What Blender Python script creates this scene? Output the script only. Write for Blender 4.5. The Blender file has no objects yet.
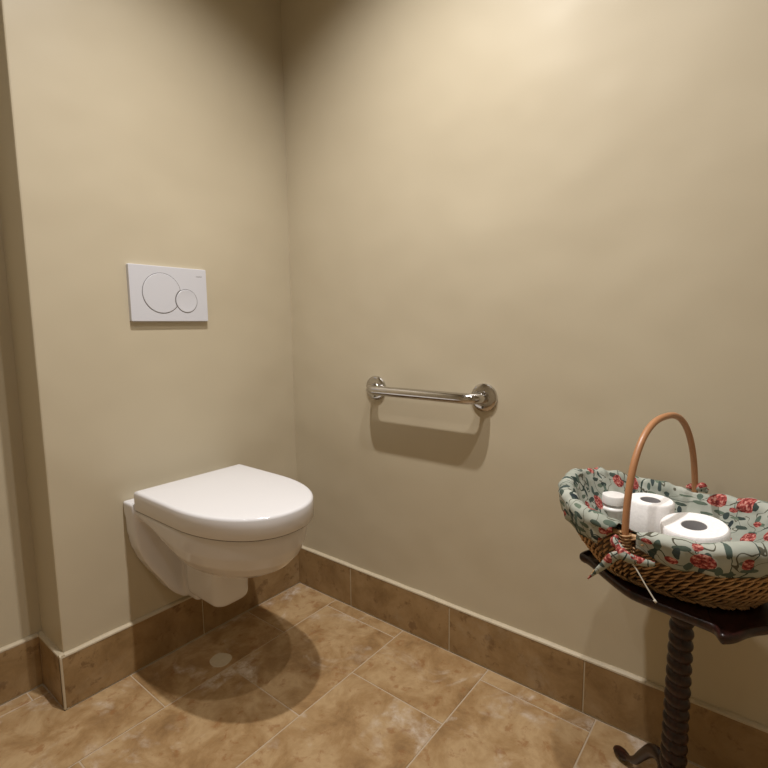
import bpy, bmesh, math, random
from math import sin, cos, pi, radians, sqrt, atan2
from mathutils import Vector, Matrix, noise
random.seed(7)
S = bpy.context.scene
COL = S.collection

# ------------------------------------------------------------------ camera
cam = bpy.data.cameras.new('camera')
camo = bpy.data.objects.new('camera', cam); COL.objects.link(camo)
YAW, PITCH, ROLL, FPX = 0.8989, 0.1180, -0.0118, 494.73
fw = Vector((sin(YAW)*cos(PITCH), cos(YAW)*cos(PITCH), -sin(PITCH)))
rt = Vector((cos(YAW), -sin(YAW), 0)); up = rt.cross(fw)
r2 = cos(ROLL)*rt + sin(ROLL)*up; u2 = -sin(ROLL)*rt + cos(ROLL)*up
camo.matrix_world = Matrix(((r2.x, u2.x, -fw.x, -1.2845), (r2.y, u2.y, -fw.y, -1.4742), (r2.z, u2.z, -fw.z, 1.0367), (0, 0, 0, 1)))
cam.sensor_width = 36; cam.sensor_fit = 'HORIZONTAL'; cam.lens = FPX/768*36; cam.clip_start = 0.02
S.camera = camo

# ------------------------------------------------------------------ world, lamps, exposure
w = bpy.data.worlds.new('world'); S.world = w; w.use_nodes = True
w.node_tree.nodes['Background'].inputs[0].default_value = (1, .93, .8, 1)
w.node_tree.nodes['Background'].inputs[1].default_value = 0.05
S.view_settings.view_transform = 'Standard'; S.view_settings.look = 'None'
S.view_settings.exposure = 0.0; S.view_settings.gamma = 1; S.view_settings.use_curve_mapping = False

def downlight(x, y, power, cone=125, blend=.9, z=2.56, rad=.022, color=(1, .972, .955)):
    l = bpy.data.lights.new('downlight', 'SPOT'); l.energy = power; l.color = color
    l.spot_size = radians(cone); l.spot_blend = blend; l.shadow_soft_size = rad
    o = bpy.data.objects.new('downlight', l); COL.objects.link(o); o.location = (x, y, z)
    return o
LAMP1 = downlight(-.63, -.73, 114, 121, 1.0)
LAMP2 = downlight(-.63, -1.25, 50, 121, 1.0)
LAMP3 = downlight(-1.60, -.70, 13, 160, .8)
al = bpy.data.lights.new('fill_light', 'AREA'); al.shape = 'DISK'; al.size = .45; al.energy = 2.5; al.color = (1, .97, .95)  # soft fill added behind the camera to raise the ambient level, no known fixture
ao = bpy.data.objects.new('fill_light', al); COL.objects.link(ao); ao.location = (-1.45, -1.95, 2.56)

# ------------------------------------------------------------------ material helpers
def new_mat(name):
    m = bpy.data.materials.new(name); m.use_nodes = True
    nt = m.node_tree; return m, nt, nt.nodes['Principled BSDF']
def N(nt, t, **kw):
    n = nt.nodes.new(t)
    for k, v in kw.items():
        if k.startswith('i_'):
            key = k[2:]; key = int(key) if key.isdigit() else key.replace('_', ' ')
            n.inputs[key].default_value = v
        else: setattr(n, k, v)
    return n
def L(nt, a, b): nt.links.new(a, b)
def ramp(nt, fac, stops, interp='LINEAR'):
    r = nt.nodes.new('ShaderNodeValToRGB'); r.color_ramp.interpolation = interp
    e = r.color_ramp.elements
    while len(e) > 1: e.remove(e[0])
    e[0].position, e[0].color = stops[0][0], (*stops[0][1], 1)
    for p, c in stops[1:]:
        q = e.new(p); q.color = (*c, 1)
    L(nt, fac, r.inputs[0]); return r.outputs[0]
def mix(nt, fac, a, b, mode='MIX'):
    m = nt.nodes.new('ShaderNodeMix'); m.data_type = 'RGBA'; m.blend_type = mode
    for s, v in ((m.inputs[0], fac), (m.inputs[6], a), (m.inputs[7], b)):
        if hasattr(v, 'is_output'): L(nt, v, s)
        else: s.default_value = v if isinstance(v, (int, float)) else (*v, 1)
    return m.outputs[2]
def math_(nt, op, a, b=0.0, c=0.0, clamp=False):
    m = nt.nodes.new('ShaderNodeMath'); m.operation = op; m.use_clamp = clamp
    for i, v in enumerate((a, b, c)):
        if hasattr(v, 'is_output'): L(nt, v, m.inputs[i])
        else: m.inputs[i].default_value = v
    return m.outputs[0]
def bump(nt, b, h, strength, dist=.001):
    n = N(nt, 'ShaderNodeBump', i_Strength=strength, i_Distance=dist); L(nt, h, n.inputs['Height'])
    L(nt, n.outputs[0], b.inputs['Normal'])
def obj_coord(nt, rnd=False):
    tc = N(nt, 'ShaderNodeTexCoord')
    if not rnd: return tc.outputs['Object']
    oi = N(nt, 'ShaderNodeObjectInfo')
    m = N(nt, 'ShaderNodeVectorMath', operation='MULTIPLY'); m.inputs[1].default_value = (17, 31, 53)
    cx = N(nt, 'ShaderNodeCombineXYZ')
    for i in range(3): L(nt, oi.outputs['Random'], cx.inputs[i])
    L(nt, cx.outputs[0], m.inputs[0])
    a = N(nt, 'ShaderNodeVectorMath', operation='ADD'); L(nt, tc.outputs['Object'], a.inputs[0]); L(nt, m.outputs[0], a.inputs[1])
    return a.outputs[0]
def noise_t(nt, v, scale, detail=3, rough=.5, dist=0.0):
    n = N(nt, 'ShaderNodeTexNoise', i_Scale=scale, i_Detail=detail, i_Roughness=rough, i_Distortion=dist)
    L(nt, v, n.inputs['Vector']); return n.outputs['Fac']

def wall_mat():
    m, nt, b = new_mat('wall_paint'); v = obj_coord(nt)
    n1 = noise_t(nt, v, 1.6, 3)
    L(nt, ramp(nt, n1, [(.3, (.51, .442, .315)), (.7, (.54, .472, .34))]), b.inputs['Base Color'])
    b.inputs['Roughness'].default_value = .42; b.inputs['Specular IOR Level'].default_value = .35
    big = noise_t(nt, v, 2.6, 2, .45); fine = noise_t(nt, v, 260, 2, .6)
    h = math_(nt, 'ADD', math_(nt, 'MULTIPLY', big, 14.0), math_(nt, 'MULTIPLY', fine, .06))
    bump(nt, b, h, .5, .002)
    return m
def plain(name, col, rough, spec=.5, metal=0.0, bmp=0.0, bscale=80, coat=0.0, var=.05):
    m, nt, b = new_mat(name); v = obj_coord(nt)
    n = noise_t(nt, v, bscale, 3)
    L(nt, ramp(nt, n, [(.3, tuple(c*(1-var) for c in col)), (.7, tuple(min(1, c*(1+var)) for c in col))]), b.inputs['Base Color'])
    b.inputs['Roughness'].default_value = rough; b.inputs['Specular IOR Level'].default_value = spec
    b.inputs['Metallic'].default_value = metal; b.inputs['Coat Weight'].default_value = coat
    if bmp: bump(nt, b, n, bmp, .001)
    return m
def stone_mat(name, dark, mid, light, pale, vein, rough, pale_amt):
    m, nt, b = new_mat(name); v = obj_coord(nt, True)
    n1 = noise_t(nt, v, 9, 6, .66, .35); n2 = noise_t(nt, v, 26, 5, .65, .3); n3 = noise_t(nt, v, 4.2, 4, .6, 1.0)
    c = ramp(nt, n1, [(.30, dark), (.45, mid), (.60, light), (.75, mid)])
    c = mix(nt, math_(nt, 'MULTIPLY', n2, .35), c, light)
    spots = ramp(nt, n2, [(.57, (0, 0, 0)), (.66, (1, 1, 1))])
    c = mix(nt, math_(nt, 'MULTIPLY', spots, .6), c, vein)
    pm = ramp(nt, n3, [(.54, (0, 0, 0)), (.66, (1, 1, 1))])
    pm2 = ramp(nt, noise_t(nt, v, 30, 6, .72, .25), [(.40, (0, 0, 0)), (.66, (1, 1, 1))])
    pf = math_(nt, 'MULTIPLY', math_(nt, 'MULTIPLY', pm, pm2), pale_amt)
    c = mix(nt, pf, c, pale)
    L(nt, c, b.inputs['Base Color'])
    pit = ramp(nt, noise_t(nt, v, 90, 3, .6), [(.28, (0, 0, 0)), (.36, (1, 1, 1))])
    r = math_(nt, 'ADD', math_(nt, 'MULTIPLY', n2, .25), rough - .12)
    L(nt, r, b.inputs['Roughness']); b.inputs['Specular IOR Level'].default_value = .45
    bump(nt, b, math_(nt, 'ADD', pit, math_(nt, 'MULTIPLY', n1, .8)), .25, .0006)
    return m
def wood_mat():
    m, nt, b = new_mat('mahogany'); v = obj_coord(nt)
    mp = N(nt, 'ShaderNodeMapping'); mp.inputs['Scale'].default_value = (3, 22, 3); L(nt, v, mp.inputs[0])
    n = noise_t(nt, mp.outputs[0], 6, 5, .6, .8)
    L(nt, ramp(nt, n, [(.3, (.006, .002, .0015)), (.55, (.021, .005, .0035)), (.75, (.045, .011, .007))]), b.inputs['Base Color'])
    b.inputs['Roughness'].default_value = .36; b.inputs['Specular IOR Level'].default_value = .4; b.inputs['Coat Weight'].default_value = .12; b.inputs['Coat Roughness'].default_value = .15
    bump(nt, b, n, .15, .0005); return m
def wicker_mat(name='wicker', mul=1.0):
    m, nt, b = new_mat(name); v = obj_coord(nt)
    n = noise_t(nt, v, 60, 4, .65); n2 = noise_t(nt, v, 9, 2)
    f = math_(nt, 'ADD', math_(nt, 'MULTIPLY', n, .6), math_(nt, 'MULTIPLY', n2, .4))
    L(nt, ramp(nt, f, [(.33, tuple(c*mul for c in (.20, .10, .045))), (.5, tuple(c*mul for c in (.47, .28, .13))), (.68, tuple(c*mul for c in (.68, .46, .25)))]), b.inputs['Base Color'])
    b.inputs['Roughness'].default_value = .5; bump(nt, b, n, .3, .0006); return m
def fabric_mat():
    """sage cotton printed with curling stems, leaves and red and ochre blooms; uv in metres of cloth"""
    m, nt, b = new_mat('floral_cotton')
    uv = N(nt, 'ShaderNodeUVMap').outputs[0]
    wob = N(nt, 'ShaderNodeTexNoise', i_Scale=45, i_Detail=2); L(nt, uv, wob.inputs['Vector'])
    ws = N(nt, 'ShaderNodeVectorMath', operation='MULTIPLY_ADD'); ws.inputs[1].default_value = (.008, .008, 0)
    L(nt, wob.outputs['Color'], ws.inputs[0]); L(nt, uv, ws.inputs[2]); p = ws.outputs[0]
    c = (.41, .43, .36)
    ground = ramp(nt, noise_t(nt, p, 18, 2), [(.35, (.29, .31, .26)), (.65, (.43, .445, .385))])
    # curling stems: thin level lines of noise
    def line(scale, at, width, off):
        mp = N(nt, 'ShaderNodeMapping'); mp.inputs['Location'].default_value = (off, off*1.7, off); L(nt, p, mp.inputs[0])
        n = noise_t(nt, mp.outputs[0], scale, 0.5, .4, .5)
        d = math_(nt, 'ABSOLUTE', math_(nt, 'SUBTRACT', n, at))
        return math_(nt, 'LESS_THAN', d, width)
    c = mix(nt, line(24, .5, .012, 3.1), ground, (.035, .055, .045))
    c = mix(nt, line(34, .47, .012, 9.4), c, (.09, .085, .06))
    def cells(scale, off, thresh_r, prob, rim=.0, stretch=(1, 1, 1), rot=0):
        mp = N(nt, 'ShaderNodeMapping'); mp.inputs['Location'].default_value = (off, off*.63, 0)
        mp.inputs['Scale'].default_value = stretch; mp.inputs['Rotation'].default_value = (0, 0, rot); L(nt, p, mp.inputs[0])
        vo = N(nt, 'ShaderNodeTexVoronoi', voronoi_dimensions='2D', i_Scale=scale, i_Randomness=.85); L(nt, mp.outputs[0], vo.inputs['Vector'])
        sep = N(nt, 'ShaderNodeSeparateColor'); L(nt, vo.outputs['Color'], sep.inputs[0])
        on = math_(nt, 'LESS_THAN', sep.outputs[0], prob)
        ins = math_(nt, 'LESS_THAN', vo.outputs['Distance'], thresh_r)
        return math_(nt, 'MULTIPLY', on, ins), vo.outputs['Distance'], sep.outputs[1]
    lf, _, lr = cells(30, 5.2, .30, .55, stretch=(1, 2.4, 1), rot=.7)
    c = mix(nt, lf, c, mix(nt, lr, (.03, .045, .042), (.14, .18, .13)))
    lf, _, lr = cells(28, 15.2, .27, .45, stretch=(2.3, 1, 1), rot=.4)
    c = mix(nt, lf, c, mix(nt, lr, (.025, .035, .04), (.10, .14, .11)))
    fl, d, r = cells(22, 1.7, .31, .36)
    petals = noise_t(nt, p, 190, 2, .6)
    red = ramp(nt, petals, [(.38, (.12, .02, .02)), (.52, (.36, .065, .055)), (.66, (.62, .32, .26))])
    ochre = ramp(nt, petals, [(.38, (.22, .09, .03)), (.55, (.52, .28, .09)), (.7, (.60, .50, .34))])
    c = mix(nt, fl, c, mix(nt, math_(nt, 'GREATER_THAN', r, .72), red, ochre))
    fl, d, r = cells(38, 7.9, .26, .16)
    c = mix(nt, fl, c, red)
    L(nt, c, b.inputs['Base Color'])
    b.inputs['Roughness'].default_value = .85; b.inputs['Specular IOR Level'].default_value = .2
    bump(nt, b, noise_t(nt, uv, 300, 2), .25, .0005)
    return m

M = dict(
    wall=wall_mat(),
    ceil=plain('ceiling_paint', (.72, .69, .62), .7),
    tile=stone_mat('travertine_floor', (.19, .100, .036), (.32, .190, .080), (.46, .315, .165), (.66, .58, .49), (.26, .115, .036), .38, .95),
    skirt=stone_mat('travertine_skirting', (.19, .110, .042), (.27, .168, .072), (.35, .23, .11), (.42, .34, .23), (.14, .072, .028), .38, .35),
    grout=plain('grout', (.47, .37, .26), .85, bmp=.3, bscale=200),
    bead=plain('pale_sealant', (.52, .44, .31), .55, bmp=.5, bscale=60),
    ceramic=plain('white_ceramic', (.72, .71, .72), .07, .5, var=.004, bscale=5),
    seatp=plain('white_seat_plastic', (.75, .74, .75), .16, .5, var=.004, bscale=5),
    plate=plain('white_plate_plastic', (.62, .625, .665), .28, .5, var=.004, bscale=5),
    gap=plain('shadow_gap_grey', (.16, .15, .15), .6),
    chrome=plain('polished_steel', (.56, .54, .52), .12, .5, 1.0),
    chromed=plain('dark_steel', (.16, .15, .14), .3, .5, 1.0),
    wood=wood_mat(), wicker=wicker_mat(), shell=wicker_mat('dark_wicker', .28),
    cane=plain('bent_cane', (.42, .20, .09), .38, .5, bmp=.3, bscale=50),
    cloth=fabric_mat(),
    tissue=plain('tissue_paper', (.90, .88, .86), .9, .1, bmp=.4, bscale=220),
    card=plain('grey_cardboard', (.16, .15, .145), .9, .2),
    tub=plain('white_tub_plastic', (.86, .84, .81), .3, .5),
    band=plain('silvery_band', (.60, .58, .56), .25, .5, .6),
    string=plain('pale_string', (.50, .46, .38), .9, .2),
    inkgrey=plain('grey_print', (.22, .21, .21), .6),
)

# ------------------------------------------------------------------ mesh helpers
def obj(name, bm, mat, parent=None, smooth=False, kind=None, loc=None, label=None):
    me = bpy.data.meshes.new(name); bmesh.ops.recalc_face_normals(bm, faces=bm.faces); bm.to_mesh(me); bm.free()
    me.materials.append(M[mat])
    if smooth:
        me.polygons.foreach_set('use_smooth', [True]*len(me.polygons))
    o = bpy.data.objects.new(name, me); COL.objects.link(o)
    if parent: o.parent = parent
    if kind: o['kind'] = kind
    if label: o['label'] = label
    if loc is not None: o.location = loc
    return o
def struct(name, bm, mat, **kw): return obj(name, bm, mat, kind='structure', **kw)
def thing(name, label, cat, loc=(0, 0, 0), rz=0, group=None):
    o = bpy.data.objects.new(name, None); COL.objects.link(o); o.location = loc; o.rotation_euler = (0, 0, rz)
    o['label'] = label; o['category'] = cat
    if group: o['group'] = group
    o.empty_display_size = .05
    return o
def box(bm, x0, x1, y0, y1, z0, z1, bev=0.0, seg=2):
    r = bmesh.ops.create_cube(bm, size=1)['verts']
    for v in r:
        v.co = Vector(((x0+x1)/2+v.co.x*(x1-x0), (y0+y1)/2+v.co.y*(y1-y0), (z0+z1)/2+v.co.z*(z1-z0)))
    if bev:
        es = {e for v in r for e in v.link_edges}
        bmesh.ops.bevel(bm, geom=list(es), offset=bev, segments=seg, profile=.5, affect='EDGES')
    return bm
def BM(): return bmesh.new()
def rings(bm, R, close=True, cap0=True, cap1=True):
    """R: list of rings (lists of Vector) of equal length"""
    V = [[bm.verts.new(p) for p in r] for r in R]
    n = len(R[0])
    for a, b in zip(V, V[1:]):
        for i in range(n if close else n-1):
            j = (i+1) % n
            bm.faces.new((a[i], a[j], b[j], b[i]))
    if cap0: bm.faces.new(V[0][::-1])
    if cap1: bm.faces.new(V[-1])
    return V
def lathe(bm, prof, n=48, c=(0, 0, 0), cap0=True, cap1=True):
    R = [[Vector((c[0]+r*cos(2*pi*i/n), c[1]+r*sin(2*pi*i/n), c[2]+z)) for i in range(n)] for r, z in prof]
    return rings(bm, R, True, cap0, cap1)
def tube(bm, pts, rad, n=10, caps=True):
    pts = [Vector(p) for p in pts]; m = len(pts)
    rad = rad if isinstance(rad, (list, tuple)) else [rad]*m
    R = []; prev = None
    for i, p in enumerate(pts):
        t = (pts[min(i+1, m-1)]-pts[max(i-1, 0)]).normalized()
        if prev is None:
            a = Vector((0, 0, 1)) if abs(t.z) < .9 else Vector((1, 0, 0))
        else: a = prev
        s = (a - t*a.dot(t)).normalized(); prev = s; q = t.cross(s)
        R.append([p + rad[i]*(cos(2*pi*k/n)*s + sin(2*pi*k/n)*q) for k in range(n)])
    rings(bm, R, True, caps, caps)
def catmull(P, sub=8):
    P = [Vector(p) for p in P]; Q = [2*P[0]-P[1]]+P+[2*P[-1]-P[-2]]; out = []
    for i in range(1, len(Q)-2):
        a, b, c, d = Q[i-1:i+3]
        for k in range(sub):
            t = k/sub
            out.append(.5*((2*b)+(c-a)*t+(2*a-5*b+4*c-d)*t*t+(3*b-a-3*c+d)*t**3))
    out.append(P[-1]); return out

# ------------------------------------------------------------------ room shell
W_, HB, TB, G, RD = .8522, .1536, .012, .0035, .165      # wall length, skirting height, tile thickness, joint, recess depth
XL, YF, ZC = -2.1, -2.5, 2.60
bm = BM(); box(bm, -W_, .12, 0, .30, -.02, ZC, .004, 2); struct('wall_back', bm, 'wall')
bm = BM(); box(bm, 0, .12, YF, 0, -.02, ZC); struct('wall_right', bm, 'wall')
bm = BM(); box(bm, XL, -W_, RD, .30, -.02, ZC); struct('wall_recess', bm, 'wall')
bm = BM(); box(bm, XL-.12, XL, YF, .30, -.02, ZC); struct('wall_left', bm, 'wall')
bm = BM(); box(bm, XL, .12, YF-.12, YF, -.02, ZC); struct('wall_front', bm, 'wall')
bm = BM(); box(bm, XL-.12, .12, YF-.12, .30, ZC, ZC+.1); struct('ceiling', bm, 'ceil')
bm = BM(); box(bm, XL-.12, .12, YF-.12, .30, -.06, -.0012); floor = struct('floor', bm, 'grout')

# floor tiles: running bond read off the photograph
def floor_tile(x0, x1, y0, y1):
    x0 = max(x0, XL); x1 = min(x1, -TB); y1 = min(y1, RD-TB); y0 = max(y0, YF)
    def one(a, b, c, d):
        if b-a < .015 or d-c < .012: return
        bm = BM(); cx, cy = (a+b)/2, (c+d)/2
        box(bm, a+G/2-cx, b-G/2-cx, c+G/2-cy, d-G/2-cy, -.009, random.uniform(-.0003, .0002), .0009, 1)
        obj('floor_tile', bm, 'tile', floor, loc=(cx, cy, 0))
    if y1 > -TB and x1 > -W_-TB:                 # cut round the boxed-out wall
        if x0 < -W_-TB:
            if y0 < -TB:                        # one notched tile round the outer corner
                g = G/2; bm = BM(); P = [(x0+g, y0+g), (x1-g, y0+g), (x1-g, -TB-.001), (-W_-TB-.001, -TB-.001), (-W_-TB-.001, y1-g), (x0+g, y1-g)]
                rings(bm, [[Vector((x+.7, y+.1, z)) for x, y in P] for z in (-.009, 0)])
                obj('floor_tile', bm, 'tile', floor, loc=(-.7, -.1, 0))
            else: one(x0, -W_-TB, y0, y1)
        elif y0 < -TB: one(x0, x1, y0, -TB)
    else: one(x0, x1, y0, y1)
ys = [.42, .104, -.216, -.533, -.852, -1.163, -1.48, -1.80, -2.12, -2.44, -2.5]
xj = {0: -.062, 1: -.267, 2: -.061, 3: -.272, 4: -.065, 5: -.27, 6: -.06, 7: -.27, 8: -.06, 9: -.27}
xo = {0: -.045, 1: -.267}
for r in range(len(ys)-1):
    if r == 0: xs = [0, -.262, -.685, -.905, -1.11, -1.53, -1.95, -2.2]
    else:
        xs = [0]; x = xj[r]
        while x > XL: xs.append(x); x -= .4215
        xs.append(XL-.05)
    for a, b in zip(xs[1:], xs): floor_tile(a, b, ys[r+1], ys[r])
# round mortar patch set in the tile under the toilet
bm = BM(); n = 40
for rr, zz in (([1.0], [0]),):
    ring0, ring1 = [], []
    for i in range(n):
        a = 2*pi*i/n; k = 1+.10*noise.noise(Vector((cos(a)*1.3, sin(a)*1.3, 4)))
        ring0.append(Vector((.033*k*cos(a), .036*k*sin(a), 0))); ring1.append(Vector((.031*k*cos(a), .034*k*sin(a), .0011)))
rings(bm, [ring0, ring1]); obj('floor_patch', bm, 'patch' if 'patch' in M else 'bead', floor, loc=(-.482, -.168, -.0006), label='round pale mortar patch')

# skirting: structure per wall, tiles are parts
def skirting(name, p0, p1, nrm, joints, bead=True, end_bevel=True):
    """p0,p1 on the wall face; nrm into the room; joints = distances from p0 of the tile joints"""
    p0, p1, nrm = Vector((*p0, 0)), Vector((*p1, 0)), Vector((*nrm, 0)); d = (p1-p0); Ln = d.length; d.normalize()
    ang = atan2(d.y, d.x); side = 1 if Vector((-d.y, d.x, 0)).dot(nrm) > 0 else -1
    t0, t1 = (0, TB-.0015) if side > 0 else (-(TB-.0015), 0)
    bm = BM(); box(bm, 0, Ln, t0, t1, 0, HB-.002)
    base = struct(name, bm, 'bead', loc=p0); base.rotation_euler.z = ang
    cuts = [0]+list(joints)+[Ln]
    t0, t1 = (.001, TB) if side > 0 else (-TB, -.001)
    for a, b in zip(cuts, cuts[1:]):
        bm = BM(); ga = 0 if a == 0 else .0016; gb = 0 if b == Ln else .0016
        box(bm, a+ga-(a+b)/2, b-gb-(a+b)/2, t0, t1, .0035, HB-.003, .0012, 1)
        obj('skirting_tile', bm, 'skirt', base, loc=((a+b)/2, 0, 0))
    # wavy pale bead on top
    bm = BM(); n = max(4, int(Ln/.012)); R = []
    for i in range(n+1):
        x = Ln*i/n; wv = noise.noise(Vector((x*14+len(name)*3.7, 1.3, .2)))
        hh = .0042+.0022*wv; dd = TB+.0006+.0006*wv
        prof = [(0, HB-.004), (dd-.002, HB-.004), (dd, HB-.002), (dd-.001, HB+hh*.35), (dd*.45, HB+hh), (0, HB+hh*1.15)]
        R.append([Vector((x, side*q, z)) for q, z in prof])
    rings(bm, R); obj('sealant_bead', bm, 'bead', base)
    return base
skirting('baseboard_right', (0, 0), (0, YF), (-1, 0), [.292, .714, 1.128, 1.55, 1.972, 2.39])
SB = skirting('baseboard_back', (-TB, 0), (-W_-TB, 0), (0, -1), [.430])
skirting('baseboard_return', (-W_, -TB+.0004), (-W_, RD), (-1, 0), [])
bm = BM(); box(bm, -.0032, .0032, -.0032, .0032, .002, HB-.002, .0015, 1)
obj('corner_grout', bm, 'bead', SB, loc=(W_-.0022, TB-.0022, 0))
skirting('baseboard_recess', (-W_-TB, RD), (XL, RD), (0, -1), [.42, .84])
skirting('baseboard_left', (XL, RD), (XL, YF), (1, 0), [.42*k for k in range(1, 7)])

# ------------------------------------------------------------------ wall-hung toilet
TX = -.4875
toilet = thing('toilet', 'white wall-hung toilet with closed lid, on the wall left of the corner', 'toilet', (TX+.001, 0, 0))
def dshape(w, yb, yf, n=40, straight=.42, e=2.15):
    """D outline, back edge at yb, tip at yf, half width w; counter-clockwise list of (x,y)"""
    ys_ = yb+(yf-yb)*straight; P = []
    for i in range(9): P.append((w, yb+(ys_-yb)*i/9))
    for i in range(n+1):
        a = pi*i/n; c_, s_ = cos(a), sin(a)
        P.append((w*abs(c_)**(2/e)*(1 if c_ > 0 else -1), ys_+(yf-ys_)*abs(s_)**(2/e)))
    for i in range(9): P.append((-w, ys_+(yb-ys_)*(i+1)/9))
    return P
RZ = .517
def make_ceramic():
    bm = BM()
    # bowl
    lev = [(0, .175, -.533, 1.0), (.12, .1745, -.532, 1), (.35, .170, -.524, 1), (.55, .160, -.508, 1), (.72, .144, -.482, 1), (.85, .122, -.445, 1), (.94, .095, -.40, 1), (1.0, .062, -.345, 1)]
    R = []
    for s, w_, yf, _ in lev:
        ring = []
        for x, y in dshape(w_, -.012, yf):
            k = min(1, max(0, (-y-.03)/.27)); k = k*k*(3-2*k); dep = .055+.108*k
            ring.append(Vector((x, y, RZ-dep*s)))
        R.append(ring)
    rings(bm, R)
    # back plate hugging the wall, tapering towards the floor
    cont = [(.536, .1825), (.52, .1825), (.44, .177), (.395, .170), (.348, .152), (.31, .131), (.275, .108), (.24, .088), (.215, .068), (.196, .045), (.19, .03)]
    R = []
    for z, w_ in cont:
        yd = -.062
        R.append([Vector((sx*w_+0*sx, y, z)) for sx, y in ((1, 0), (1, yd+.004), (.985, yd), (-.985, yd), (-1, yd+.004), (-1, 0))])
    rings(bm, R)
    # trap cover (front pillar) and the web behind it
    def pill(hw, y0, y1, z0, z1, r, slope=0.0, n=6):
        pts = []
        for cx, cy, a0 in ((hw-r, y0-r, 0), (-hw+r, y0-r, 90), (-hw+r, y1+r, 180), (hw-r, y1+r, 270)):
            for i in range(n+1):
                a = radians(a0+90*i/n); pts.append((cx+r*cos(a), cy+r*sin(a)))
        lv = [(z0, .90), (z0+.004, .95), (z0+.014, 1), ((z0+z1)/2, 1.02), (z1, 1.04)]
        cx0, cy0 = 0, (y0+y1)/2
        rings(bm, [[Vector((x*k, cy0+(y-cy0)*k, z+slope*(y-y1))) for x, y in pts] for z, k in lv])
    pill(.058, -.085, -.276, .230, .42, .034)
    pill(.040, .0, -.13, .198, .45, .012)
    o = obj('ceramic_bowl', bm, 'ceramic', toilet, True)
    rm = o.modifiers.new('remesh', 'REMESH'); rm.mode = 'VOXEL'; rm.voxel_size = .0042; rm.use_smooth_shade = True
    sm = o.modifiers.new('smooth', 'SMOOTH'); sm.factor = .5; sm.iterations = 9
    return o
make_ceramic()
def slab(bm, w, yb, yf, z0, z1, r=.007, dome=.004, straight=.42, e=2.2, cr=.0):
    lev = [(z0, -.0015), (z0+.0015, 0), (z1-r, 0), (z1-r*.6, -r*.12), (z1-r*.25, -r*.42), (z1-r*.06, -r*.8), (z1, -r*1.3), (z1+dome*.5, -.04), (z1+dome*.8, -.08), (z1+dome, -.12)]
    R = []
    for z, o_ in lev:
        R.append([Vector((x, y, z)) for x, y in dshape(w+o_, yb-abs(min(o_, 0))*.8 if o_ < 0 else yb, yf-o_, 44, straight, e)])
    rings(bm, R)
bm = BM(); slab(bm, .1755, -.066, -.541, RZ-.0005, RZ+.014, .003, 0); obj('seat_ring', bm, 'seatp', toilet, True)
bm = BM(); slab(bm, .1785, -.068, -.547, RZ+.0035, RZ+.060, .008, .003); lid = obj('lid', bm, 'seatp', toilet, True)
lid.modifiers.new('e', 'EDGE_SPLIT').split_angle = radians(50)
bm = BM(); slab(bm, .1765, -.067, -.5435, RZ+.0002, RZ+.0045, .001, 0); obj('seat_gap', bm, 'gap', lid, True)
for s in (-1, 1):
    bm = BM(); R = []
    for i in range(2): R.append([Vector((s*.085+(i-.5)*.03, -.040+.009*cos(2*pi*k/16), RZ+.034+.009*sin(2*pi*k/16))) for k in range(16)])
    rings(bm, R); obj('hinge', bm, 'chrome', toilet, True)

# ------------------------------------------------------------------ flush plate
fp = thing('flush_plate', 'white dual-flush plate with two round buttons on the wall above the toilet', 'flush plate', (-.4875, 0, 1.1386))
bm = BM()
R = []
for y, k in ((0, 0), (-.004, 0), (-.0115, .0), (-.0128, -.0008), (-.013, -.002)):
    hw, hh, r = .123+k, .082+k, .003
    ring = []
    for cx, cz, a0 in ((hw-r, hh-r, 0), (-hw+r, hh-r, 90), (-hw+r, -hh+r, 180), (hw-r, -hh+r, 270)):
        for i in range(5):
            a = radians(a0+90*i/4); ring.append(Vector((cx+r*cos(a), y, cz+r*sin(a))))
    R.append(ring)
rings(bm, R); obj('plate', bm, 'plate', fp)
def button(name, cx, cz, r, mask=None, par=fp):
    # dark joint ring then the button cap, slightly dished
    def circ(rr, y, clip):
        ring = []
        for i in range(96):
            a = 2*pi*i/96; x, z = cx+rr*cos(a), cz+rr*sin(a)
            if clip:
                mx, mz, mr = clip; dx, dz = x-mx, z-mz; d = sqrt(dx*dx+dz*dz)
                if d < mr:                            # slide to the small button's joint
                    ux, uz = cx-mx, cz-mz; q = sqrt(ux*ux+uz*uz)
                    # move along direction to the big centre until outside
                    vx, vz = cx-x, cz-z; vl = sqrt(vx*vx+vz*vz); vx, vz = vx/vl, vz/vl
                    bq = dx*vx+dz*vz; t = -bq+sqrt(max(0, bq*bq-(d*d-mr*mr))); x += vx*t; z += vz*t
            ring.append(Vector((x, y, z)))
        return ring
    c1 = mask and (mask[0], mask[1], mask[2]); c2 = mask and (mask[0], mask[1], mask[2]+.0017)
    bm = BM(); rings(bm, [circ(r, -.0128, c1), circ(r, -.0133, c1)]); g = obj('button_joint', bm, 'gap', par)
    bm = BM(); rr = r-.0017
    rings(bm, [circ(rr, -.0128, c2), circ(rr, -.0140, c2), circ(rr-.0008, -.0147, c2 and (c2[0], c2[1], c2[2]+.0008))] + ([] if mask else [circ(rr*.7, -.0141, None), circ(rr*.35, -.0137, None)]))
    return obj(name, bm, 'plate', par, label=None)
bs = (.0505, -.019, .0375)
b1 = button('flush_button', -.0275, .002, .0605, (bs[0], bs[1], bs[2]-.0008)); b1['label'] = 'large round flush button'
b2 = button('flush_button', bs[0], bs[1], bs[2]-.001); b2['label'] = 'small round flush button'
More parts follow.
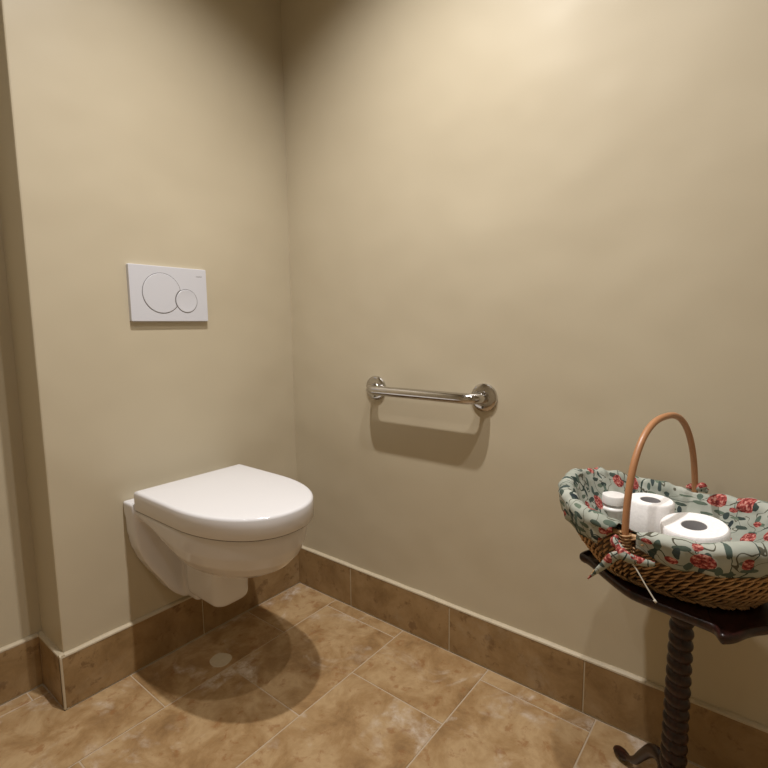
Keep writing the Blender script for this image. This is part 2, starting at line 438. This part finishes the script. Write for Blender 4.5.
# faint small word moulded at the plate's upper right
cu = bpy.data.curves.new('printed_word', 'FONT'); cu.body = 'GEBERIT'; cu.size = .0052; cu.align_x = 'CENTER'; cu.extrude = .0001; cu.space_character = 1.15
tmp = bpy.data.objects.new('tmp', cu); COL.objects.link(tmp); bpy.context.view_layer.update()
me = bpy.data.meshes.new_from_object(tmp); bpy.data.objects.remove(tmp); me.materials.clear(); me.materials.append(M['inkgrey'])
word = bpy.data.objects.new('printed_word', me); COL.objects.link(word); word.parent = fp
word.location = (.098, -.0131, .0565); word.rotation_euler = (pi/2, 0, 0)

# ------------------------------------------------------------------ grab bar
BZ, BY0, BY1, BX = .827, -.420, -.822, -.055
gb = thing('grab_bar', 'polished steel grab bar fixed to the long wall right of the toilet', 'grab bar', (0, (BY0+BY1)/2, BZ))
h = (BY0-BY1)/2; rb = .0158; rc = .038
pts = [(0-.004, h, 0)]
for i in range(9):
    a = pi/2*i/8; pts.append((BX+rc-rc*sin(a), h-rc+rc*cos(a), 0))
pts += [(BX, h*(1-2*i/10)*(h-rc)/h, 0) for i in range(1, 10)]
for i in range(9):
    a = pi/2*(8-i)/8; pts.append((BX+rc-rc*sin(a), -(h-rc)-rc*cos(a), 0))
pts.append((-.004, -h, 0))
bm = BM(); tube(bm, pts, rb, 24); obj('bar', bm, 'chrome', gb, True)
for s in (1, -1):
    bm = BM(); R = []
    for r, x in ((.041, 0), (.041, -.004), (.0395, -.0075), (.036, -.0095), (.030, -.0105), (.019, -.011), (.0175, -.013)):
        R.append([Vector((x, s*h+r*cos(2*pi*k/48), r*sin(2*pi*k/48))) for k in range(48)])
    rings(bm, R); f = obj('flange', bm, 'chrome', gb, True); f.modifiers.new('e', 'EDGE_SPLIT').split_angle = radians(35)
    bm = BM(); rr = [[Vector((x, s*h+s*-.0+.0035*cos(2*pi*k/12), -.0275+.0035*sin(2*pi*k/12))) for k in range(12)] for x in (-.0095, -.0118)]
    rings(bm, rr); obj('screw', bm, 'chromed', f)

# ------------------------------------------------------------------ tripod table
KS = 1.05
EYE = Vector((-1.2845, -1.4742, 1.0367))
def place(x, y, z):                       # scale of table and basket as read from the wall shadows
    return EYE+(Vector((x, y, z))-EYE)*KS
TZ = place(0, 0, .575).z; q_ = place(-.270, -1.368, .38); TC = Vector((q_.x, q_.y, 0))
tab = thing('tripod_table', 'small dark mahogany tripod table with shaped tray top and twisted column', 'table', TC, 0)
def top_ring(off, z):
    """shaped outline: eared corners and bowed, kinked sides; off grows or shrinks it"""
    e = Vector((-.507, -.862)); nr = Vector((-.862, .507)); A = place(-.310, -1.190, .575).xy; P = []; side = (.288*KS, .268)
    prof = [[(0.004, .001), (.020, -.003), (.072, .0125), (.13, .0235), (.15, .0235), (.205, .004), (.258, -.0155), (.266, -.0155), (.280, -.003)],
            [(0.003, .001), (.03, .008), (.07, .004), (.13, .018), (.158, .018), (.218, .004), (.258, .008), (.285, .001)]]
    for k in range(4):
        for s_, o_ in prof[k % 2]: P.append(A+e*s_*side[k % 2]/.288+nr*o_)
        A = A+e*side[k % 2]; e, nr = Vector((-e.y, e.x)), Vector((-nr.y, nr.x))
    m = len(P); Q = []
    for i in range(m):                       # subdivide and round a little
        a, b = P[i], P[(i+1) % m]
        for k in range(4): Q.append(a.lerp(b, k/4))
    m = len(Q)
    for _ in range(3): Q = [(Q[i-1]+2*Q[i]+Q[(i+1) % m])/4 for i in range(m)]
    out = []
    for i in range(m):
        t = (Q[(i+1) % m]-Q[i-1]).normalized(); nn = Vector((t.y, -t.x))
        c_ = place(-.266, -1.384, .575).xy
        if nn.dot(Q[i]-c_) < 0: nn = -nn
        if off < -.03:
            p = c_+(Q[i]-c_)*(1+off/.16)
        else: p = Q[i]+nn*off
        out.append(Vector((p.x-TC.x, p.y-TC.y, z)))
    return out
bm = BM()
# slab with a raised moulded lip
prof = [(-.150, TZ-.014), (-.032, TZ-.014), (-.010, TZ-.013), (-.004, TZ-.010), (-.001, TZ-.006), (0, TZ-.002), (0, TZ+.003), (-.0015, TZ+.006), (-.0045, TZ+.007), (-.007, TZ+.006), (-.009, TZ+.002), (-.012, TZ), (-.032, TZ-.0005), (-.13, TZ-.0005)]
rings(bm, [top_ring(o_, z) for o_, z in prof])
obj('table_top', bm, 'wood', tab, True)
# twisted column
bm = BM(); R = []; n = 32; zz0, zz1 = .138, TZ-.02; steps = 260
for i in range(steps+1):
    t = i/steps; z = zz0+(zz1-zz0)*t
    r0 = .0245-.0035*t; ring = []
    for k in range(n):
        a = 2*pi*k/n; ph = 2*pi*(z/.0245)+a
        ring.append(Vector(((r0-.0034*(1-abs(sin(ph/2))**.7)*1.6)*cos(a), (r0-.0034*(1-abs(sin(ph/2))**.7)*1.6)*sin(a), z)))
    R.append(ring)
rings(bm, R); obj('column', bm, 'wood', tab, True)
bm = BM(); lathe(bm, [(.008, .055), (.014, .06), (.010, .07), (.020, .082), (.027, .092), (.027, .128), (.024, .136), (.018, .140)], 32)
obj('column_base', bm, 'wood', tab, True)
bm = BM(); lathe(bm, [(.024, TZ-.028), (.05, TZ-.024), (.055, TZ-.0155)], 32); obj('top_block', bm, 'wood', tab, True)
fa = atan2(-1.245-TC.y, -.098-TC.x); LS = (Vector((-.098, -1.245))-TC.xy).length/.210
def make_leg(ang):
    path = catmull([(.012, 0, .105), (.045, 0, .128), (.080, 0, .118), (.115, 0, .082), (.145, 0, .046), (.170, 0, .028), (.190, 0, .020)], 8)
    path = [Vector((p.x*LS, 0, p.z)) for p in path]; bm = BM(); R = []; m = len(path)
    for i, p in enumerate(path):
        t = i/(m-1); tg = (path[min(i+1, m-1)]-path[max(i-1, 0)]).normalized(); nn = Vector((-tg.z, 0, tg.x))
        hw = .012*(1-t)+.006*t; hh = .011*(1-t)**1.1+.006
        R.append([p+nn*hh*cos(2*pi*k/14)+Vector((0, 1, 0))*hw*sin(2*pi*k/14) for k in range(14)])
    rings(bm, R)
    l = obj('leg', bm, 'wood', tab, True); l.rotation_euler.z = ang
    bm = BM(); R = []
    for x, z, hh, hw in ((.176, .024, .005, .006), (.186, .018, .009, .010), (.200, .013, .011, .014), (.218, .011, .0095, .015), (.234, .009, .007, .011), (.242, .008, .003, .005)):
        R.append([Vector((x*LS, hw*sin(2*pi*k/14), max(.0002, z+hh*cos(2*pi*k/14)))) for k in range(14)])
    rings(bm, R); obj('foot', bm, 'wood', l, True)
for k in range(3): make_leg(fa+2*pi*k/3)

# ------------------------------------------------------------------ basket
BC = place(-.280, -1.335, .575); BA = radians(11)       # long axis turned 11 deg off the wall
bk = thing('wicker_basket', 'oval wicker basket with tall cane handle and floral cloth lining, standing on the dark table', 'basket', BC, -BA)
bk.scale = (KS, KS, KS)
# local frame: +y long axis (away from camera), +x towards the wall
LA, LB, HR = .176, .141, .112
def se(th, a, b, e=2.25):
    c_, s_ = cos(th), sin(th)
    if c_ < 0: a *= 1.20                      # the end nearer the camera is longer
    return (b*abs(s_)**(2/e)*(1 if s_ > 0 else -1), a*abs(c_)**(2/e)*(1 if c_ > 0 else -1))
def rimz(th): return HR+.030*abs(cos(th))**2.4
def wall_pt(th, t, off=0.0):
    """basket wall: t=0 bottom edge, t=1 rim"""
    k = .62+.38*(1-(1-t)**1.7) if t < 1 else 1.0
    if cos(th) < 0: k += .06*(1-t)*cos(th)**2
    x, y = se(th, LA*k+off, LB*k+off); z = .009+(rimz(th)-.009)*t
    return Vector((x, y, z))
# dark inner shell
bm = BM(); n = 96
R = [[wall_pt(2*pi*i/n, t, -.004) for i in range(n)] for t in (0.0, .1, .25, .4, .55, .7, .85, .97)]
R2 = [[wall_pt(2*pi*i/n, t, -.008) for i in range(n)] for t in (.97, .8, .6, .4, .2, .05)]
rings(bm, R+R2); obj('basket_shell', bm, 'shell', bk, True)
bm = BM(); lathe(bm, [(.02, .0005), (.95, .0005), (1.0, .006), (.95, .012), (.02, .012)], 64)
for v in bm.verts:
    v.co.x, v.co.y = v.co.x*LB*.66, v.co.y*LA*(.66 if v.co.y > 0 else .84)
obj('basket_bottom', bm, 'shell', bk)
# weave: slanting strokes of willow in stacked tiers
bm = BM(); tiers = 7
for r in range(tiers):
    t0 = r/tiers*.97-.01; t1 = (r+1)/tiers*.97+.05
    cnt = 80; sgn = 1
    for i in range(cnt):
        a0 = 2*pi*(i+.5*(r % 2))/cnt; da = 2*pi/cnt*1.5
        pts = []; rad = []
        for q in range(5):
            s = q/4; jit = random.uniform(-.0006, .0006)
            th = a0-da*s*sgn+random.uniform(-.006, .006); t = min(1, max(0, t0+(t1-t0)*s))
            pts.append(wall_pt(th, t, .0015+.0048*sin(pi*s)+jit)); rad.append(.0018*(.8+.35*sin(pi*s))*random.uniform(.85, 1.15))
        tube(bm, pts, rad, 5)
obj('weave', bm, 'wicker', bk, True, kind='stuff')
bm = BM(); n = 140
for ph in (0, pi, pi/2):      # rope border round the foot
    tube(bm, [wall_pt(2*pi*i/n, 0, .001+.003*cos(ph+2*pi*i/n*26))+Vector((0, 0, -.0025+.0030*sin(ph+2*pi*i/n*26))) for i in range(n+1)], .0026, 6)
obj('foot_border', bm, 'wicker', bk, True)
bm = BM()
tube(bm, [wall_pt(2*pi*i/n, .985, .001) for i in range(n+1)], .0045, 8); obj('rim', bm, 'wicker', bk, True)

# cloth lining: goes down inside, rolls over the rim and hangs outside, slit at the handle
HN = 1.5*pi   # near handle angle (x=-LB), far handle at pi/2
def liner_pt(th, s):
    """s 0..1 inside bottom -> over rim -> hem"""
    wr = noise.noise(Vector((cos(th)*3.2, sin(th)*3.2, s*1.2)))
    wr2 = noise.noise(Vector((cos(th)*9, sin(th)*9, s*2.5+5)))
    fold = sin(th*23+3*wr)*.5+wr2
    # pinch near handles
    dn = min(abs(((th-HN+pi) % (2*pi))-pi), abs(((th-pi/2+pi) % (2*pi))-pi)); pin = math.exp(-(dn/.13)**2)
    rz = rimz(th)
    if s < .5:
        q = s/.5; t = q
        k = .60+.38*(1-(1-t)**1.8)
        off = -.010-.006*sin(pi*q)+.004*fold*sin(pi*min(1, q*1.1))
        x, y = se(th, LA*k+off, LB*k+off); z = .030+(rz+.002-.030)*t
    elif s < .72:
        q = (s-.5)/.22; a = pi*(1-q); r = .0105+.0035*wr+.0050*wr2-.004*pin
        x, y = se(th, LA+.001+r*cos(a)*1.15, LB+.001+r*cos(a)*1.15); z = rz+.001+r*sin(a)*1.15
    else:
        q = (s-.72)/.28; hang = .034+.005*wr+.002*sin(th*5)
        hang *= (1-.45*pin)
        off = .0125+.004*fold*q+.003*wr-.006*pin
        t = 1-hang*q/rz; k = .62+.38*(1-(1-max(0, t))**1.7)
        x, y = se(th, LA*k+off, LB*k+off); z = rz+.001-hang*q
    return Vector((x, y, z))
def se_len(th): return th*.175
NS, NT = 34, 300
seg_defs = [(pi/2+.035, HN-.06), (HN+.035, 2*pi+pi/2-.035)]
bm = BM(); uvl = bm.loops.layers.uv.new('UVMap')
ss = [i/NS for i in range(NS+1)]; sl = [0]
for i in range(NS): sl.append(sl[-1]+(liner_pt(.4, ss[i+1])-liner_pt(.4, ss[i])).length)
grid = [[bm.verts.new(liner_pt(2*pi*j/NT, s)) for j in range(NT)] for s in ss]
def in_slit(th, s):
    if s < .60: return False
    for h0, lo, hi in ((HN, .0, .20), (pi/2, .06, .06)):
        d = ((th-h0+pi) % (2*pi))-pi; q = (s-.6)/.4
        if -lo*q-.02 < d < hi*q**1.3+.07*(h0 == HN)+.02: return True
    return False
for i in range(NS):
    for j in range(NT):
        jn = (j+1) % NT
        if in_slit(2*pi*(j+.5)/NT, ss[i]+.5/NS): continue
        f = bm.faces.new((grid[i][j], grid[i][jn], grid[i+1][jn], grid[i+1][j]))
        for lp, (jj, ii) in zip(f.loops, ((j, i), (j+1, i), (j+1, i+1), (j, i+1))):
            lp[uvl].uv = (2*pi*jj/NT*.175, sl[ii])
f = bm.faces.new([grid[0][j] for j in range(NT)])
for lp in f.loops: lp[uvl].uv = (lp.vert.co.x+2, lp.vert.co.y)
lin = obj('cloth_lining', bm, 'cloth', bk, True, label='sage green floral cotton lining turned over the rim')
so = lin.modifiers.new('thick', 'SOLIDIFY'); so.thickness = .0016; so.offset = 1

# handle: bent cane arch across the middle
HH = .294-.002
P = []
for i in range(49):
    a = pi*i/48
    x = -(LB+.003)*cos(a); z0 = HR-.02
    P.append((abs(cos(a))**.80*(-1 if cos(a) > 0 else 1)*(LB+.005), .008*(1+cos(a))*.7+.006*sin(a), z0+(HH-z0)*sin(a)**.86))
P = [(-(LB+.004)*.985, .0112, HR-.036)]+P+[((LB+.004)*.985, 0, HR-.055)]
bm = BM(); tube(bm, P, [.0058]*len(P), 14); hd = obj('handle', bm, 'cane', bk, True)
# willow wrapping at each foot of the handle
for s in (-1, 1):
    bm = BM(); m = 90
    tube(bm, [(s*(LB+.004)+(.0078+.001*sin(i))*cos(i*2*pi/14), (.011 if s < 0 else 0)+(.0085)*sin(i*2*pi/14), HR-.030+.034*i/m) for i in range(m+1)], .0016, 6)
    tube(bm, [(s*(LB+.006)-s*.003*abs(cos(i*2*pi/16)), (.011 if s < 0 else 0)+(.016)*sin(i*2*pi/16), HR-.036+.018*i/48) for i in range(49)], .0016, 6)
    obj('handle_binding', bm, 'wicker', hd, True)
# cloth tie at the near foot of the handle
def uv_tube(bm, pts, rx, flat, n=10):
    uvl = bm.loops.layers.uv.get('UVMap') or bm.loops.layers.uv.new('UVMap')
    pts = [Vector(p) for p in pts]; m = len(pts); V = []; acc = 0
    prev = None
    for i, p in enumerate(pts):
        t = (pts[min(i+1, m-1)]-pts[max(i-1, 0)]).normalized(); a = Vector((0, 0, 1)) if prev is None else prev
        if prev is None and abs(t.z) > .9: a = Vector((1, 0, 0))
        s = (a-t*a.dot(t)).normalized(); prev = s; q = t.cross(s)
        if i: acc += (p-pts[i-1]).length
        V.append(([bm.verts.new(p+rx[i]*(cos(2*pi*k/n)*s+flat*sin(2*pi*k/n)*q)) for k in range(n)], acc))
    for (a, la), (b, lb) in zip(V, V[1:]):
        for k in range(n):
            f = bm.faces.new((a[k], a[(k+1) % n], b[(k+1) % n], b[k]))
            for lp, uv in zip(f.loops, ((k*.003, la), ((k+1)*.003, la), ((k+1)*.003, lb), (k*.003, lb))): lp[uvl].uv = (uv[0]+.31, uv[1]+.12)
    bm.faces.new(V[0][0][::-1]); bm.faces.new(V[-1][0])
X0 = -(LB+.016)
bm = BM()
uv_tube(bm, catmull([(X0+.004, .020, HR-.012), (X0-.004, .014, HR-.020), (X0-.009, .002, HR-.027), (X0-.004, -.010, HR-.032), (X0+.002, -.018, HR-.034)], 6), [.004+.006*sin(pi*i/24) for i in range(25)], .8)
uv_tube(bm, catmull([(X0-.006, .004, HR-.026), (X0-.014, .018, HR-.033), (X0-.016, .030, HR-.050), (X0-.020, .044, HR-.068), (X0-.022, .056, HR-.084)], 6), [.006+.0035*sin(pi*i/24*1.2)*(1-i/30)-.0045*(i/24)**2 for i in range(25)], .5)
uv_tube(bm, catmull([(X0+.005, .022, HR-.004), (X0-.003, .022, HR-.013), (X0-.006, .010, HR-.022)], 6), [.004+.0055*sin(pi*i/12) for i in range(13)], .7)
uv_tube(bm, catmull([(X0-.004, -.002, HR-.028), (X0-.003, -.022, HR-.031), (X0+.002, -.040, HR-.030)], 6), [.0045+.004*sin(pi*i/12)*(1-i/16) for i in range(13)], .6)
tie = obj('cloth_tie', bm, 'cloth', bk, True, label='knotted floral tie at the near foot of the handle')
bm = BM(); tube(bm, catmull([(X0-.006, -.004, HR-.032), (X0-.009, -.018, HR-.045), (X0-.012, -.034, HR-.064), (X0-.014, -.048, HR-.080), (X0-.014, -.051, HR-.083)], 6), .0012, 6)
tube(bm, [(X0-.014, -.047, HR-.080), (X0-.014, -.051, HR-.0835)], .0022, 6)
obj('tie_string', bm, 'string', tie, True)
# bow at the far foot
bm = BM(); X1 = LB+.010
uv_tube(bm, catmull([(X1-.006, .016, HR+.012), (X1-.004, .006, HR+.016), (X1-.006, -.008, HR+.018), (X1-.004, -.022, HR+.014)], 6), [.0045+.004*sin(pi*i/18) for i in range(19)], .7)
uv_tube(bm, catmull([(X1-.006, -.002, HR+.014), (X1-.009, -.012, HR+.024), (X1-.006, -.02, HR+.022)], 6), [.003+.004*sin(pi*i/12) for i in range(13)], .5)
obj('cloth_tie', bm, 'cloth', bk, True)

# ------------------------------------------------------------------ what lies in the basket
TZ0 = .575
def roll(x, y, z, R_, r_, h_, label, tiltx=0, tilty=0, full=True):
    t = thing('toilet_roll', label, 'toilet roll', place(x, y, z), 0, 'rolls in the basket'); t.scale = (KS, KS, KS)
    t.rotation_euler = (tiltx, tilty, 0)
    bm = BM(); n = 64
    prof = [(r_, .0), (R_-.002, 0), (R_, .002), (R_+.0006, h_*.5), (R_, h_-.003), (R_-.003, h_), (R_*.8, h_-.0006), (R_*.6, h_-.001), (r_+.001, h_-.0008), (r_, h_-.002)]
    Rg = []
    for pr, pz in prof:
        Rg.append([Vector(((pr+.0003*noise.noise(Vector((cos(2*pi*i/n)*2, sin(2*pi*i/n)*2, x*9+pz*20))))*cos(2*pi*i/n), pr*sin(2*pi*i/n), pz)) for i in range(n)])
    V = rings(bm, Rg, True, False, False)
    for i in range(n): bm.faces.new((V[-1][i], V[-1][(i+1) % n], V[0][(i+1) % n], V[0][i]))
    o = obj('paper', bm, 'tissue', t, True); o.modifiers.new('e', 'EDGE_SPLIT').split_angle = radians(45)
    bm = BM(); V = rings(bm, [[Vector((q*cos(2*pi*i/32), q*sin(2*pi*i/32), zz)) for i in range(32)] for q, zz in ((r_-.0001, .001), (r_-.0001, h_-.0015), (r_-.0013, h_-.0015), (r_-.0013, .001))], True, False, False)
    for i in range(32): bm.faces.new((V[-1][i], V[-1][(i+1) % 32], V[0][(i+1) % 32], V[0][i]))
    obj('cardboard_core', bm, 'card', t, True)
    return t
roll(-.335, -1.389, TZ0+.034, .0500, .0185, .092, 'large full toilet roll at the right, near the middle of the basket', radians(-3), radians(-6))
roll(-.268, -1.305, TZ0+.032, .0400, .0170, .098, 'smaller toilet roll behind the handle, between the tub and the large roll')
tb = thing('round_tub', 'small round white tub with a silvery band, at the far left end of the basket', 'tub', place(-.212, -1.228, TZ0+.027)); tb.scale = (KS*.94, KS*.94, KS*.94)
bm = BM(); lathe(bm, [(.021, 0), (.023, .002), (.022, .050), (.0262, .053), (.0270, .056), (.0265, .059), (.0240, .060), (.0235, .061)], 40); obj('tub_body', bm, 'tub', tb, True)
bm = BM(); lathe(bm, [(.0225, .060), (.0228, .062), (.0228, .066), (.0225, .067)], 40); obj('tub_band', bm, 'band', tb, True)
bm = BM(); lathe(bm, [(.0225, .0665), (.0240, .0675), (.0242, .083), (.0232, .0855), (.017, .0860), (.002, .0862)], 40); l_ = obj('tub_lid', bm, 'tub', tb, True); l_.modifiers.new('e', 'EDGE_SPLIT').split_angle = radians(40)
